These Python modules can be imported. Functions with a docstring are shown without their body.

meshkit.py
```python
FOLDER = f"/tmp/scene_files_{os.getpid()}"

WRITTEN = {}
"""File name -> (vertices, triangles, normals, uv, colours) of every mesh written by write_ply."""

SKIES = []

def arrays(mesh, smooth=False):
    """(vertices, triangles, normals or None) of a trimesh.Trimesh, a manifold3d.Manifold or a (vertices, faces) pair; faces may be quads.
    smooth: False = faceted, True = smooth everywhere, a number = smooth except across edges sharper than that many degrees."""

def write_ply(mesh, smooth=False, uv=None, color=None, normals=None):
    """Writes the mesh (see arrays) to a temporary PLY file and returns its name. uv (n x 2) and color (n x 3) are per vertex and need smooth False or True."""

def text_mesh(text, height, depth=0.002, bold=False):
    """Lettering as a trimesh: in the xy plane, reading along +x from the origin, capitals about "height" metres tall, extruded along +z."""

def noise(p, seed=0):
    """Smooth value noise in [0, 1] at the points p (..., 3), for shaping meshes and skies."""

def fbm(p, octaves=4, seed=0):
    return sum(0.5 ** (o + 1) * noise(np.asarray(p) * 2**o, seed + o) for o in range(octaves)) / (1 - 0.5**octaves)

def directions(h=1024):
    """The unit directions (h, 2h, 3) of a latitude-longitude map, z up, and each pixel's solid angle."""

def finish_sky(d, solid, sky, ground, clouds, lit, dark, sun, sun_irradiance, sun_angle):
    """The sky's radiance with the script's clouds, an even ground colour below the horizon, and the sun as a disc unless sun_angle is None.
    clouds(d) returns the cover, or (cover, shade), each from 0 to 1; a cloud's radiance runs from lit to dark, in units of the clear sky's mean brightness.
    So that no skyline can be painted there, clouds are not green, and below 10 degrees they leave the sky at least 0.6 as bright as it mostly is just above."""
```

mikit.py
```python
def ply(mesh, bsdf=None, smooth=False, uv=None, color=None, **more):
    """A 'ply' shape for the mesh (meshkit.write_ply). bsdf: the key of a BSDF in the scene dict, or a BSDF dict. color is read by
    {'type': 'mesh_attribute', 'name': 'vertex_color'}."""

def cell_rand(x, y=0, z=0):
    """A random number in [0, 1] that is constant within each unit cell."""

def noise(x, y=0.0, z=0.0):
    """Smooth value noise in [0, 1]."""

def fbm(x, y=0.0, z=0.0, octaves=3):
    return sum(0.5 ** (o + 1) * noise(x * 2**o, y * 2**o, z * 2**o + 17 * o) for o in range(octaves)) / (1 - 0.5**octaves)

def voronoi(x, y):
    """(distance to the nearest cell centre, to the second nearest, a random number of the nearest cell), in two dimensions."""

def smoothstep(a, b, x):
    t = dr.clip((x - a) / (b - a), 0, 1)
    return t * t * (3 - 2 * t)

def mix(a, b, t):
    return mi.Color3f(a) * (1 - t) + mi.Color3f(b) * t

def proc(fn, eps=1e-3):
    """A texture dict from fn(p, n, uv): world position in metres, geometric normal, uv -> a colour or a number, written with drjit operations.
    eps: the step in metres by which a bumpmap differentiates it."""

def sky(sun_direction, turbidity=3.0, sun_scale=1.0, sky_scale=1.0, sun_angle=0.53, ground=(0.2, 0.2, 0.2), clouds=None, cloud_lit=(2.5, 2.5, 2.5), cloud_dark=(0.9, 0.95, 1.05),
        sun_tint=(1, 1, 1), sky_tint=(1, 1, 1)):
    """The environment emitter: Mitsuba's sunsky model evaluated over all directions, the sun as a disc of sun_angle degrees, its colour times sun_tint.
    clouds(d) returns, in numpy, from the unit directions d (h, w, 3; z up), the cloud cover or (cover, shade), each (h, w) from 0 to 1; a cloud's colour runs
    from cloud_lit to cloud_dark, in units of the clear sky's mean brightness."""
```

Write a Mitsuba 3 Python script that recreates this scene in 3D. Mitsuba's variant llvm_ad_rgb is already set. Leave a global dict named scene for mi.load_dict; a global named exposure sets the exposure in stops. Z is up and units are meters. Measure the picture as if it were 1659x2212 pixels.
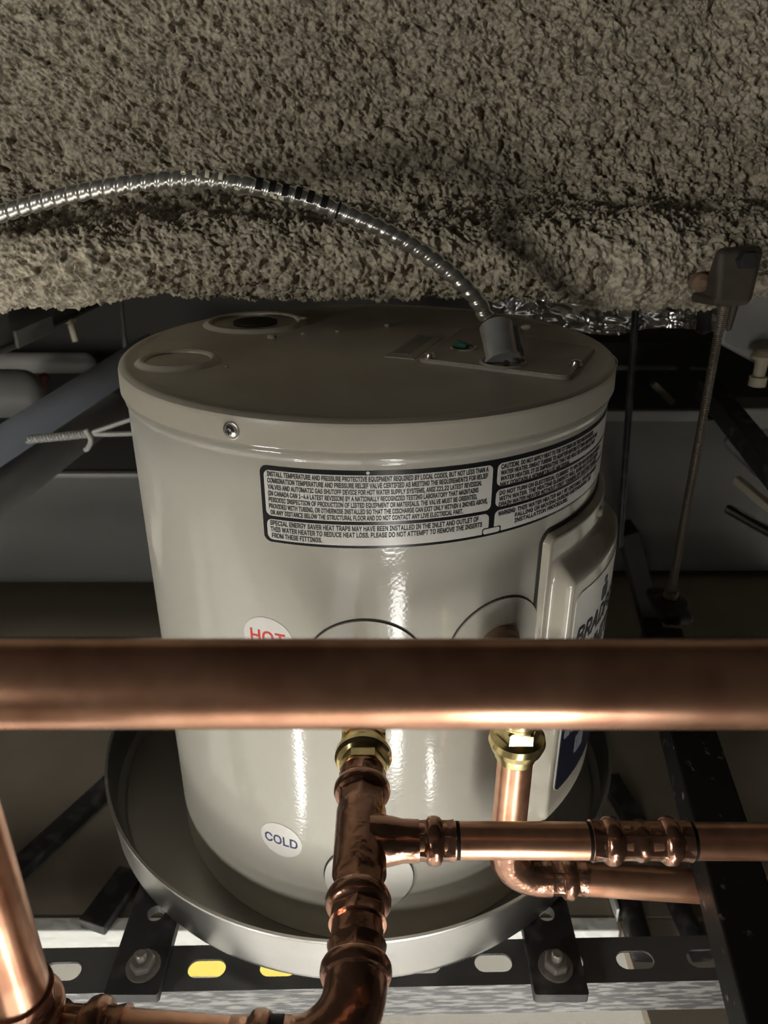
import math, numpy as np, trimesh, mitsuba as mi, drjit as dr, mikit, meshkit
import manifold3d as m3
from shapely.geometry import Polygon, Point, box as sbox
from shapely import affinity
from scipy.spatial import cKDTree
from mikit import noise, fbm, smoothstep, mix

T = mi.ScalarTransform4f
scene, labels = {}, {}
PI = math.pi
# ------------------------------------------------------------------ camera, exposure
F_PX, PITCH = 1661.0, math.radians(25.0)       # focal length in pixels of the 1659 x 2212 frame; looking down 25 degrees
exposure = -0.36
scene['camera'] = {'type': 'thinlens', 'fov': 2 * math.degrees(math.atan(829.5 / F_PX)), 'fov_axis': 'x',
                   'to_world': T().look_at(origin=[0, 0, 0], target=[0, math.cos(PITCH), -math.sin(PITCH)], up=[0, 0, 1]),
                   'aperture_radius': 0.0011, 'focus_distance': 0.55, 'near_clip': 0.02, 'far_clip': 50.0}
# ------------------------------------------------------------------ light: added unseen LED towers that streak the heater, and the room's ceiling troffer
ADDED_LAMP_A = dict(x=(0.100, 0.255), z=(-0.700, -0.615), y=-0.30, L=36.0)
ADDED_LAMP_B = dict(x=(0.165, 0.260), z=(-1.300, -0.790), y=-0.30, L=25.0)
ADDED_LAMP_C = dict(x=(-0.755, -0.685), z=(-1.62, -1.22), y=-0.30, L=52.0)
ADDED_LAMP_D = dict(x=(0.545, 0.610), z=(-1.50, -1.22), y=-0.30, L=26.0)
HUNG_FILL = dict(at=(-1.35, -0.85, -0.10), to=(0.0, 0.9, 0.05), size=(0.34, 0.24), L=66.0)  # unseen fill lamp added to brighten the beam
TROFFER_L = 52.0
FLOOR_Z, CEIL_Z = -3.2, -0.87


# ------------------------------------------------------------------ helpers
def num(key):
    if key not in scene and key not in labels:
        return key
    k = 1
    while f'{key}_{k:03d}' in scene or f'{key}_{k:03d}' in labels:
        k += 1
    return f'{key}_{k:03d}'


def thing(name, label=None, cat=None, group=None, kind=None):
    key = num(name)
    labels[key] = {}
    if label: labels[key]['label'] = label
    if cat: labels[key]['category'] = cat
    if group: labels[key]['group'] = group
    if kind: labels[key]['kind'] = kind
    return key


def ply(mesh, mat, smooth=30, **kw):
    if hasattr(mesh, 'n'):
        return {'type': 'ply', 'filename': meshkit.write_ply((mesh.v, mesh.f), False, normals=mesh.n), 'face_normals': False, 'bsdf': {'type': 'ref', 'id': mat}, **kw}
    return mikit.ply(mesh, mat, smooth=smooth, **kw)


def part(parent, name, mesh, mat, smooth=30, label=None, kind=None, **kw):
    key = num(parent + '__' + name)
    scene[key] = ply(mesh, mat, smooth=smooth, **kw)
    if label or kind:
        labels[key] = {}
        if label: labels[key]['label'] = label
        if kind: labels[key]['kind'] = kind
    return key


def solo(name, mesh, mat, label, cat, group=None, smooth=30, kind=None, **kw):
    key = thing(name, label, cat, group, kind)
    scene[key] = mikit.ply(mesh, mat, smooth=smooth, **kw)
    return key


def cat(*ms):
    return trimesh.util.concatenate([m for m in ms])


def ray(u, v):
    a, b = (u - 829.5) / F_PX, (1106 - v) / F_PX
    return np.array([a, math.cos(PITCH) + b * math.sin(PITCH), -math.sin(PITCH) + b * math.cos(PITCH)])


def P(u, v, x=None, y=None, z=None):
    d = ray(u, v)
    return d * (y / d[1] if y is not None else z / d[2])


def unit(v):
    v = np.asarray(v, float)
    return v / np.linalg.norm(v)


def frame(d, up=(0, 0, 1)):
    d = unit(d)
    a = np.cross(up, d)
    if np.linalg.norm(a) < 1e-4:
        a = np.cross((0, 1, 0), d)
    a = unit(a)
    return a, np.cross(d, a), d


def rounded(lo, hi, r=0.002, seg=8):
    lo, hi = np.asarray(lo, float), np.asarray(hi, float)
    r = min(r, 0.49 * (hi - lo).min())
    s = m3.Manifold.sphere(r, seg)
    ms = [s.translate([(lo, hi)[i][0] + (r, -r)[i], (lo, hi)[j][1] + (r, -r)[j], (lo, hi)[k][2] + (r, -r)[k]]) for i in (0, 1) for j in (0, 1) for k in (0, 1)]
    return mani(m3.Manifold.batch_hull(ms))


def mani(m):
    q = m.to_mesh()
    return trimesh.Trimesh(q.vert_properties[:, :3], q.tri_verts, process=False)


def bar(p0, p1, w, h, r=0.002, up=(0, 0, 1)):
    """a rounded bar from p0 to p1, w wide (sideways) and h high"""
    p0, p1 = np.asarray(p0, float), np.asarray(p1, float)
    a, b, d = frame(p1 - p0, up)
    m = rounded([-w / 2, -h / 2, 0], [w / 2, h / 2, np.linalg.norm(p1 - p0)], r)
    m.vertices = p0 + m.vertices[:, :1] * a + m.vertices[:, 1:2] * b + m.vertices[:, 2:] * d
    return m


def lathe(profile, p0, d, n=48, hexf=None, spin=0.0, up=(0, 0, 1)):
    """profile: [(t along d, radius)]; hexf: share of hexagonal section per ring"""
    pr = np.asarray(profile, float)
    a, b, d = frame(d, up)
    th = np.arange(n) * 2 * PI / n
    hx = math.cos(PI / 6) / np.cos((th - spin) % (PI / 3) - PI / 6)
    hx = hx / hx.max()
    hf = np.zeros(len(pr)) if hexf is None else np.asarray(hexf, float)
    R = pr[:, 1:] * (1 - hf[:, None] + hf[:, None] * hx[None])
    v = np.asarray(p0, float) + pr[:, 0][:, None, None] * d + (R * np.cos(th))[..., None] * a + (R * np.sin(th))[..., None] * b
    return grid_close(v)


def grid_close(v, caps=True):
    """v (rows, n, 3), closed in the second direction; capped at both ends"""
    m, n = v.shape[:2]
    i, j = np.meshgrid(np.arange(m - 1), np.arange(n), indexing='ij')
    q = np.stack([i * n + j, i * n + (j + 1) % n, (i + 1) * n + (j + 1) % n, (i + 1) * n + j], -1).reshape(-1, 4)
    f = np.vstack([q[:, [0, 1, 2]], q[:, [0, 2, 3]]])
    vs = v.reshape(-1, 3)
    if caps:
        vs = np.vstack([vs, v[0].mean(0), v[-1].mean(0)])
        k = np.arange(n)
        f = np.vstack([f, np.stack([(k + 1) % n, k, k * 0 + m * n], 1), np.stack([(m - 1) * n + k, (m - 1) * n + (k + 1) % n, k * 0 + m * n + 1], 1)])
    return trimesh.Trimesh(vs, f, process=False)


def grid_open(v):
    m, n = v.shape[:2]
    i, j = np.meshgrid(np.arange(m - 1), np.arange(n - 1), indexing='ij')
    q = np.stack([i * n + j, i * n + j + 1, (i + 1) * n + j + 1, (i + 1) * n + j], -1).reshape(-1, 4)
    return trimesh.Trimesh(v.reshape(-1, 3), np.vstack([q[:, [0, 1, 2]], q[:, [0, 2, 3]]]), process=False)


def tube(points, r, n=32, spline=0):
    p = np.asarray(points, float)
    if spline:
        p = catmull(p, spline)
    t = np.gradient(p, axis=0)
    t /= np.linalg.norm(t, axis=1, keepdims=True)
    a = np.zeros_like(p)
    a[0] = frame(t[0])[0]
    for k in range(1, len(p)):
        a[k] = unit(a[k - 1] - t[k] * (a[k - 1] @ t[k]))
    b = np.cross(t, a)
    th = np.arange(n) * 2 * PI / n
    r = np.broadcast_to(np.asarray(r, float), (len(p), n)) if np.ndim(r) == 2 else np.broadcast_to(np.asarray(r, float).reshape(-1, 1), (len(p), n))
    return grid_close(p[:, None] + (r * np.cos(th))[..., None] * a[:, None] + (r * np.sin(th))[..., None] * b[:, None])


def catmull(p, k):
    p = np.asarray(p, float)
    q = np.vstack([2 * p[0] - p[1], p, 2 * p[-1] - p[-2]])
    out = []
    for i in range(1, len(q) - 2):
        t = np.linspace(0, 1, k, endpoint=False)[:, None]
        out.append(0.5 * (2 * q[i] + (q[i + 1] - q[i - 1]) * t + (2 * q[i - 1] - 5 * q[i] + 4 * q[i + 1] - q[i + 2]) * t**2 + (3 * q[i] - q[i - 1] - 3 * q[i + 1] + q[i + 2]) * t**3))
    return np.vstack(out + [q[-2][None]])


def resample(p, step):
    s = np.concatenate([[0], np.cumsum(np.linalg.norm(np.diff(p, axis=0), axis=1))])
    u = np.arange(0, s[-1], step)
    return np.stack([np.interp(u, s, p[:, k]) for k in range(3)], 1), u


def extrude(poly, z0, z1):
    polys = getattr(poly, 'geoms', [poly])
    out = []
    for g in polys:
        m = trimesh.creation.extrude_polygon(g, z1 - z0, engine='earcut')
        m.vertices[:, 2] += z0
        out.append(m)
    return cat(*out)


def rrect(x0, y0, x1, y1, r):
    return sbox(x0 + r, y0 + r, x1 - r, y1 - r).buffer(r, quad_segs=6)


def ball_hull(pts, rs, seg=12):
    return mani(m3.Manifold.batch_hull([m3.Manifold.sphere(r, seg).translate(list(map(float, p))) for p, r in zip(pts, rs)]))


# ------------------------------------------------------------------ materials
def mat(key, base, rough=0.5, metal=0.0, bump=None, bump_scale=1.0, eps=5e-4, **kw):
    b = {'type': 'principled', 'base_color': mikit.proc(base) if callable(base) else {'type': 'rgb', 'value': list(base)}, 'roughness': mikit.proc(rough) if callable(rough) else rough, 'metallic': metal, **kw}
    if bump:
        b = {'type': 'bumpmap', 'arbitrary': mikit.proc(bump, eps=eps), 'scale': bump_scale, 'bsdf': b}
    scene[key] = {'type': 'twosided', 'bsdf': b}


mat('m_paint', (0.52, 0.50, 0.44), 0.11, specular=0.5,
    bump=lambda p, n, uv: fbm(p.x * 420, p.y * 420, p.z * 420, octaves=2) * 0.00006, eps=3e-4)
mat('m_lid', lambda p, n, uv: mix((0.60, 0.56, 0.47), (0.53, 0.475, 0.40), smoothstep(0.42, 0.68, fbm(p.x * 14, p.y * 14, p.z * 14)) * smoothstep(0.6, 0.95, n.z)), 0.33, specular=0.5)
mat('m_plate', lambda p, n, uv: mix((0.43, 0.385, 0.32), (0.33, 0.295, 0.245), fbm(p.x * 30, p.y * 30, p.z * 30)), 0.4, specular=0.5)
mat('m_cover', (0.555, 0.515, 0.43), 0.13, specular=0.5)
mat('m_label_white', (0.74, 0.72, 0.68), 0.25, specular=0.5)
mat('m_label_black', (0.012, 0.013, 0.016), 0.25, specular=0.5)
mat('m_ink', (0.03, 0.03, 0.032), 0.5)
mat('m_ink_red', (0.62, 0.05, 0.045), 0.5)
mat('m_ink_navy', (0.03, 0.035, 0.12), 0.5)
mat('m_navy', (0.013, 0.015, 0.036), 0.3)
mat('m_grey_mark', (0.30, 0.31, 0.36), 0.4)
mat('m_cap', (0.70, 0.68, 0.62), 0.4)
mat('m_shade_gap_plug', (0.035, 0.034, 0.03), 0.6)
mat('m_sticker_beige', (0.42, 0.38, 0.32), 0.5)
mat('m_sticker_grey', (0.27, 0.255, 0.21), 0.5)


def copper_col(p, n, uv):
    return mix((0.80, 0.43, 0.275), (0.56, 0.27, 0.17), smoothstep(0.35, 0.75, fbm(p.x * 60, p.y * 45, p.z * 45)))


mat('m_copper', copper_col, lambda p, n, uv: 0.20 + 0.14 * fbm(p.x * 25, p.y * 90, p.z * 90), 0.86)
mat('m_copper_fitting', lambda p, n, uv: mix((0.52, 0.28, 0.19), (0.31, 0.165, 0.115), fbm(p.x * 70, p.y * 70, p.z * 70)), 0.22, 0.9,
    bump=lambda p, n, uv: fbm(p.x * 160, p.y * 160, p.z * 160) * 0.0006, eps=4e-4)
mat('m_brass', (0.76, 0.62, 0.30), 0.22, 1.0)
mat('m_marker', (0.010, 0.010, 0.010), 0.6, specular=0.2)
mat('m_zinc', lambda p, n, uv: mix((0.62, 0.62, 0.61), (0.45, 0.45, 0.45), noise(p.x * 90, p.y * 90, p.z * 90)), 0.42, 0.6)
mat('m_conduit', (0.74, 0.72, 0.67), 0.28, 0.9)
mat('m_steel_bright', (0.72, 0.70, 0.66), 0.25, 1.0)
mat('m_pan', lambda p, n, uv: mix((0.60, 0.585, 0.56), (0.50, 0.49, 0.47), fbm(p.x * 9, p.y * 9, p.z * 30)), 0.34, 1.0)


def rail_col(p, n, uv):
    lit_mottle = smoothstep(0.40, 0.66, fbm(p.x * 70, p.y * 90, p.z * 320, octaves=4)) * smoothstep(0.5, 0.8, -n.y)  # front face painted paler and mottled, as light falls on it
    return mix((0.115, 0.115, 0.117), (0.36, 0.35, 0.34), lit_mottle * .8)


mat('m_rail', rail_col, 0.42, 0.35)
mat('m_black_steel', lambda p, n, uv: mix((0.028, 0.028, 0.030), (0.075, 0.072, 0.068), smoothstep(0.5, 0.8, fbm(p.x * 60, p.y * 60, p.z * 60))), 0.45, specular=0.4)
mat('m_black_worn', lambda p, n, uv: mix((0.012, 0.012, 0.012), (0.16, 0.15, 0.135), smoothstep(0.66, 0.80, fbm(p.x * 130, p.y * 90, p.z * 130, octaves=4))), 0.55, specular=0.2)
mat('m_nut', lambda p, n, uv: mix((0.17, 0.155, 0.14), (0.32, 0.30, 0.28), fbm(p.x * 200, p.y * 200, p.z * 200)), 0.42, 0.6)
mat('m_rod', lambda p, n, uv: mix((0.36, 0.32, 0.26), (0.22, 0.18, 0.14), fbm(p.x * 60, p.y * 60, p.z * 30)), 0.42, 0.7)
mat('m_clamp', lambda p, n, uv: mix((0.085, 0.066, 0.05), (0.055, 0.047, 0.038), fbm(p.x * 90, p.y * 90, p.z * 90)), 0.6, 0.2)
mat('m_rust', lambda p, n, uv: mix((0.16, 0.095, 0.06), (0.24, 0.155, 0.10), fbm(p.x * 120, p.y * 120, p.z * 120)), 0.75)


def fire_col(p, n, uv):
    a = fbm(p.x * 130, p.y * 130, p.z * 130, octaves=2)
    g = fbm(p.x * 340, p.y * 340, p.z * 340, octaves=3)
    b = fbm(p.x * 7 + 3, p.y * 7, p.z * 7, octaves=2)
    c = mix((0.23, 0.20, 0.155), (0.60, 0.54, 0.43), smoothstep(0.30, 0.64, 0.45 * a + 0.55 * g))
    return c * (0.86 + 0.26 * b)


mat('m_fireproof', fire_col, 0.95, specular=0.1, bump=lambda p, n, uv: fbm(p.x * 420, p.y * 420, p.z * 420, octaves=2) * 0.0022, eps=5e-4)
mat('m_crumb', (0.46, 0.42, 0.35), 0.95)
mat('m_cream', (0.72, 0.68, 0.52), 0.7)
mat('m_tile_back', lambda p, n, uv: mix((0.26, 0.225, 0.175), (0.33, 0.285, 0.23), fbm(p.x * 10, p.y * 10)), 0.9)
mat('m_tile_white', (0.68, 0.68, 0.655), 0.85, bump=lambda p, n, uv: fbm(p.x * 110, p.y * 110, p.z * 110, octaves=3) * 0.003)
mat('m_white', (0.85, 0.85, 0.83), 0.6)
mat('m_duct', lambda p, n, uv: mix((0.16, 0.16, 0.155), (0.20, 0.20, 0.195), fbm(p.x * 5, p.y * 5, p.z * 5)), 0.55, 0.2)
mat('m_duct_edge', (0.40, 0.40, 0.39), 0.5, 0.3)
mat('m_pipe_blue', (0.33, 0.36, 0.43), 0.4)
mat('m_pipe_grey', (0.40, 0.40, 0.38), 0.6)
mat('m_galv_dull', (0.34, 0.34, 0.33), 0.5, 0.3)
mat('m_dark', (0.035, 0.035, 0.035), 0.8, specular=0.2)
mat('m_concrete', (0.22, 0.21, 0.20), 0.9)
mat('m_foil', (0.85, 0.85, 0.88), 0.14, 1.0)
mat('m_tan', (0.62, 0.56, 0.43), 0.6)
mat('m_red_dark', (0.22, 0.05, 0.04), 0.6)
mat('m_green', (0.03, 0.14, 0.10), 0.45, 0.3)
mat('m_yellow', (0.72, 0.56, 0.10), 0.5)

# ------------------------------------------------------------------ the setting: the room below, its suspended ceiling, the plenum above
X0, X1, Y0, Y1, ZT = -2.9, 2.9, -2.6, 3.3, 0.62


def slab(lo, hi):
    m = trimesh.creation.box(bounds=[lo, hi])
    return m


solo('floor', slab([X0, Y0, FLOOR_Z - .1], [X1, Y1, FLOOR_Z]), 'm_white', 'pale floor of the bright room below the ceiling opening', 'floor', kind='structure', smooth=False)
for nm, lo, hi, side in (('wall_left', [X0 - .1, Y0], [X0, Y1], 'left'), ('wall_right', [X1, Y0], [X1 + .1, Y1], 'right'), ('wall_back', [X0 - .1, Y1], [X1 + .1, Y1 + .1], 'far'), ('wall_front', [X0 - .1, Y0 - .1], [X1 + .1, Y0], 'near')):
    w_ = thing(nm, f'{side} wall, dark above the suspended ceiling and painted pale below it', 'wall', kind='structure')
    part(w_, 'upper_wall', slab([*lo, CEIL_Z + .01], [*hi, ZT]), 'm_concrete', False)
    part(w_, 'painted_wall', slab([*lo, FLOOR_Z], [*hi, CEIL_Z + .01]), 'm_white', False)
solo('roof_deck', slab([X0 - .1, Y0 - .1, ZT], [X1 + .1, Y1 + .1, ZT + .1]), 'm_dark', 'dark deck above the fireproofed beam', 'ceiling', kind='structure', smooth=False)
cl = thing('ceiling', 'suspended ceiling of brown backed lay-in tiles below the pipes, opened under the heater', 'ceiling', kind='structure')
tx = [X0, -2.71, -2.11, -1.51, -0.91, -0.31, 0.29, 0.89, 1.49, 2.09, 2.69, X1]
ty = [Y0, -2.37, -1.77, -1.17, -0.57, 0.03, 0.655, 1.23, 1.83, 2.43, 3.03, Y1]
for i in range(len(tx) - 1):
    for j in range(len(ty) - 1):
        if (tx[i], ty[j]) in ((-1.51, 0.03), (-0.91, 0.03), (-0.31, 0.03), (-0.31, -0.57), (0.89, 1.23), (0.89, 0.655), (-1.51, 1.23)):
            continue                                            # the opening the picture is taken from, plus unseen gaps added for light
        x0, x1, y0, y1 = tx[i] + .003, tx[i + 1] - .003, ty[j] + .003, ty[j + 1] - .003
        part(cl, 'tile', slab([x0, y0, CEIL_Z - .016], [x1, y1, CEIL_Z + .004]), 'm_tile_back', False)
# the white cut edge of the tile beyond the opening, and the grid bars
part(cl, 'tile_edge', rounded([-1.50, 0.636, CEIL_Z - .026], [0.289, 0.655, CEIL_Z + .008], .002), 'm_tile_white', label='white textured edge of the ceiling tile behind the slotted rail')
for x in tx[1:-1]:
    for (a, b) in (((Y0, -0.57), (0.655, Y1)) if x in (-0.31, 0.29) else ((Y0, 0.03), (0.655, Y1)) if x in (-1.51, -0.91) else ((Y0, Y1),)):
        part(cl, 'grid_bar', cat(slab([x - .0015, a, CEIL_Z - .016], [x + .0015, b, CEIL_Z + .022]), slab([x - .012, a, CEIL_Z - .0185], [x + .012, b, CEIL_Z - .0165])), 'm_white', False)

# ------------------------------------------------------------------ lamps: added work lights, and the room troffer
def added_light(spec, label):
    t = thing('added_light', label, 'lamp')
    (xa, xb), (za, zb), y = spec['x'], spec['z'], spec['y']
    part(t, 'housing', rounded([xa - .012, y - .05, za - .012], [xb + .012, y - .004, zb + .012], .006), 'm_black_steel')
    v = np.array([[xa, y, za], [xb, y, za], [xb, y, zb], [xa, y, zb]], float)
    key = num(t + '__lens')
    scene[key] = mikit.ply((v, np.array([[0, 1, 2], [0, 2, 3]])), 'm_white')
    scene[key]['flip_normals'] = True
    scene[key]['emitter'] = {'type': 'area', 'radiance': {'type': 'rgb', 'value': [spec['L'] * 1.0, spec['L'] * 0.98, spec['L'] * 0.92]}}
    return t


for s, l in ((ADDED_LAMP_A, 'short LED panel added out of view to streak the heater'), (ADDED_LAMP_B, 'tall LED panel added out of view to streak the heater'), (ADDED_LAMP_C, 'LED light on a stand added out of view to the left'), (ADDED_LAMP_D, 'small LED light on a stand added out of view to the right')):
    t = added_light(s, l)
    xm = sum(s['x']) / 2
    if s is not ADDED_LAMP_A:
        zt = s['z'][0]
        part(t, 'stand', cat(bar([xm, s['y'] - .03, FLOOR_Z], [xm, s['y'] - .03, zt], .03, .03), lathe([(0, .14), (.02, .14), (.025, .03)], [xm, s['y'] - .03, FLOOR_Z], [0, 0, 1], 32)), 'm_black_steel')
    else:
        part(t, 'post', bar([xm, s['y'] - .03, ADDED_LAMP_B['z'][1] + .0125], [xm, s['y'] - .03, s['z'][0]], .02, .02), 'm_black_steel')
hg = thing('added_hung_light', 'LED fill light added behind the camera at the left, hung from the deck', 'lamp')
hc, hn = np.array(HUNG_FILL['at'], float), unit(np.subtract(HUNG_FILL['to'], HUNG_FILL['at']))
ha, hb, _ = frame(hn)
hw, hh = HUNG_FILL['size'][0] / 2, HUNG_FILL['size'][1] / 2
part(hg, 'housing', bar(hc - hn * .06, hc - hn * .004, 2 * hw + .03, 2 * hh + .03, .008), 'm_black_steel')
part(hg, 'hanger', bar(hc - hn * .03 + [0, 0, hh], [hc[0] - hn[0] * .03, hc[1] - hn[1] * .03, ZT], .015, .015), 'm_black_steel')
v = np.array([hc - ha * hw - hb * hh, hc + ha * hw - hb * hh, hc + ha * hw + hb * hh, hc - ha * hw + hb * hh])
f_ = np.array([[0, 1, 2], [0, 2, 3]])
if np.dot(np.cross(v[1] - v[0], v[2] - v[0]), hn) < 0: f_ = f_[:, ::-1]
scene[hg + '__lens'] = mikit.ply((v, f_), 'm_white')
scene[hg + '__lens']['emitter'] = {'type': 'area', 'radiance': {'type': 'rgb', 'value': [HUNG_FILL['L'], HUNG_FILL['L'] * .965, HUNG_FILL['L'] * .87]}}
tr = thing('ceiling_troffer', 'lit recessed troffer in the ceiling of the room below', 'ceiling light')
part(tr, 'frame', slab([-0.90, -1.76, CEIL_Z - .06], [0.28, -1.18, CEIL_Z - .021]), 'm_white', False)
v = np.array([[-0.88, -1.74, CEIL_Z - .061], [0.26, -1.74, CEIL_Z - .061], [0.26, -1.20, CEIL_Z - .061], [-0.88, -1.20, CEIL_Z - .061]])
scene[tr + '__diffuser'] = mikit.ply((v, np.array([[0, 2, 1], [0, 3, 2]])), 'm_white')
scene[tr + '__diffuser']['emitter'] = {'type': 'area', 'radiance': {'type': 'rgb', 'value': [TROFFER_L, TROFFER_L * .98, TROFFER_L * .93]}}

ly = thing('step_ladder', 'yellow stepladder in the room below, glimpsed through a slot of the rail', 'ladder')
part(ly, 'top_cap', rounded([-0.46, 0.868, -1.30], [-0.12, 0.98, -1.24], .008), 'm_yellow')
for sx in (-1, 1):
    part(ly, 'front_rail', bar([-.29 + sx * .16, .87, -1.30], [-.29 + sx * .27, .45, FLOOR_Z], .025, .07), 'm_yellow')
    part(ly, 'rear_rail', bar([-.29 + sx * .15, .95, -1.30], [-.29 + sx * .24, 1.55, FLOOR_Z], .025, .05), 'm_yellow')
for k in range(1, 6):
    t_ = k / 6.2
    part(ly, 'step', rounded([-.29 - .16 - .11 * t_, .87 - .42 * t_ - .045, -1.30 - 1.9 * t_ - .03], [-.29 + .16 + .11 * t_, .87 - .42 * t_ + .045, -1.30 - 1.9 * t_], .004), 'm_galv_dull')

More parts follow.
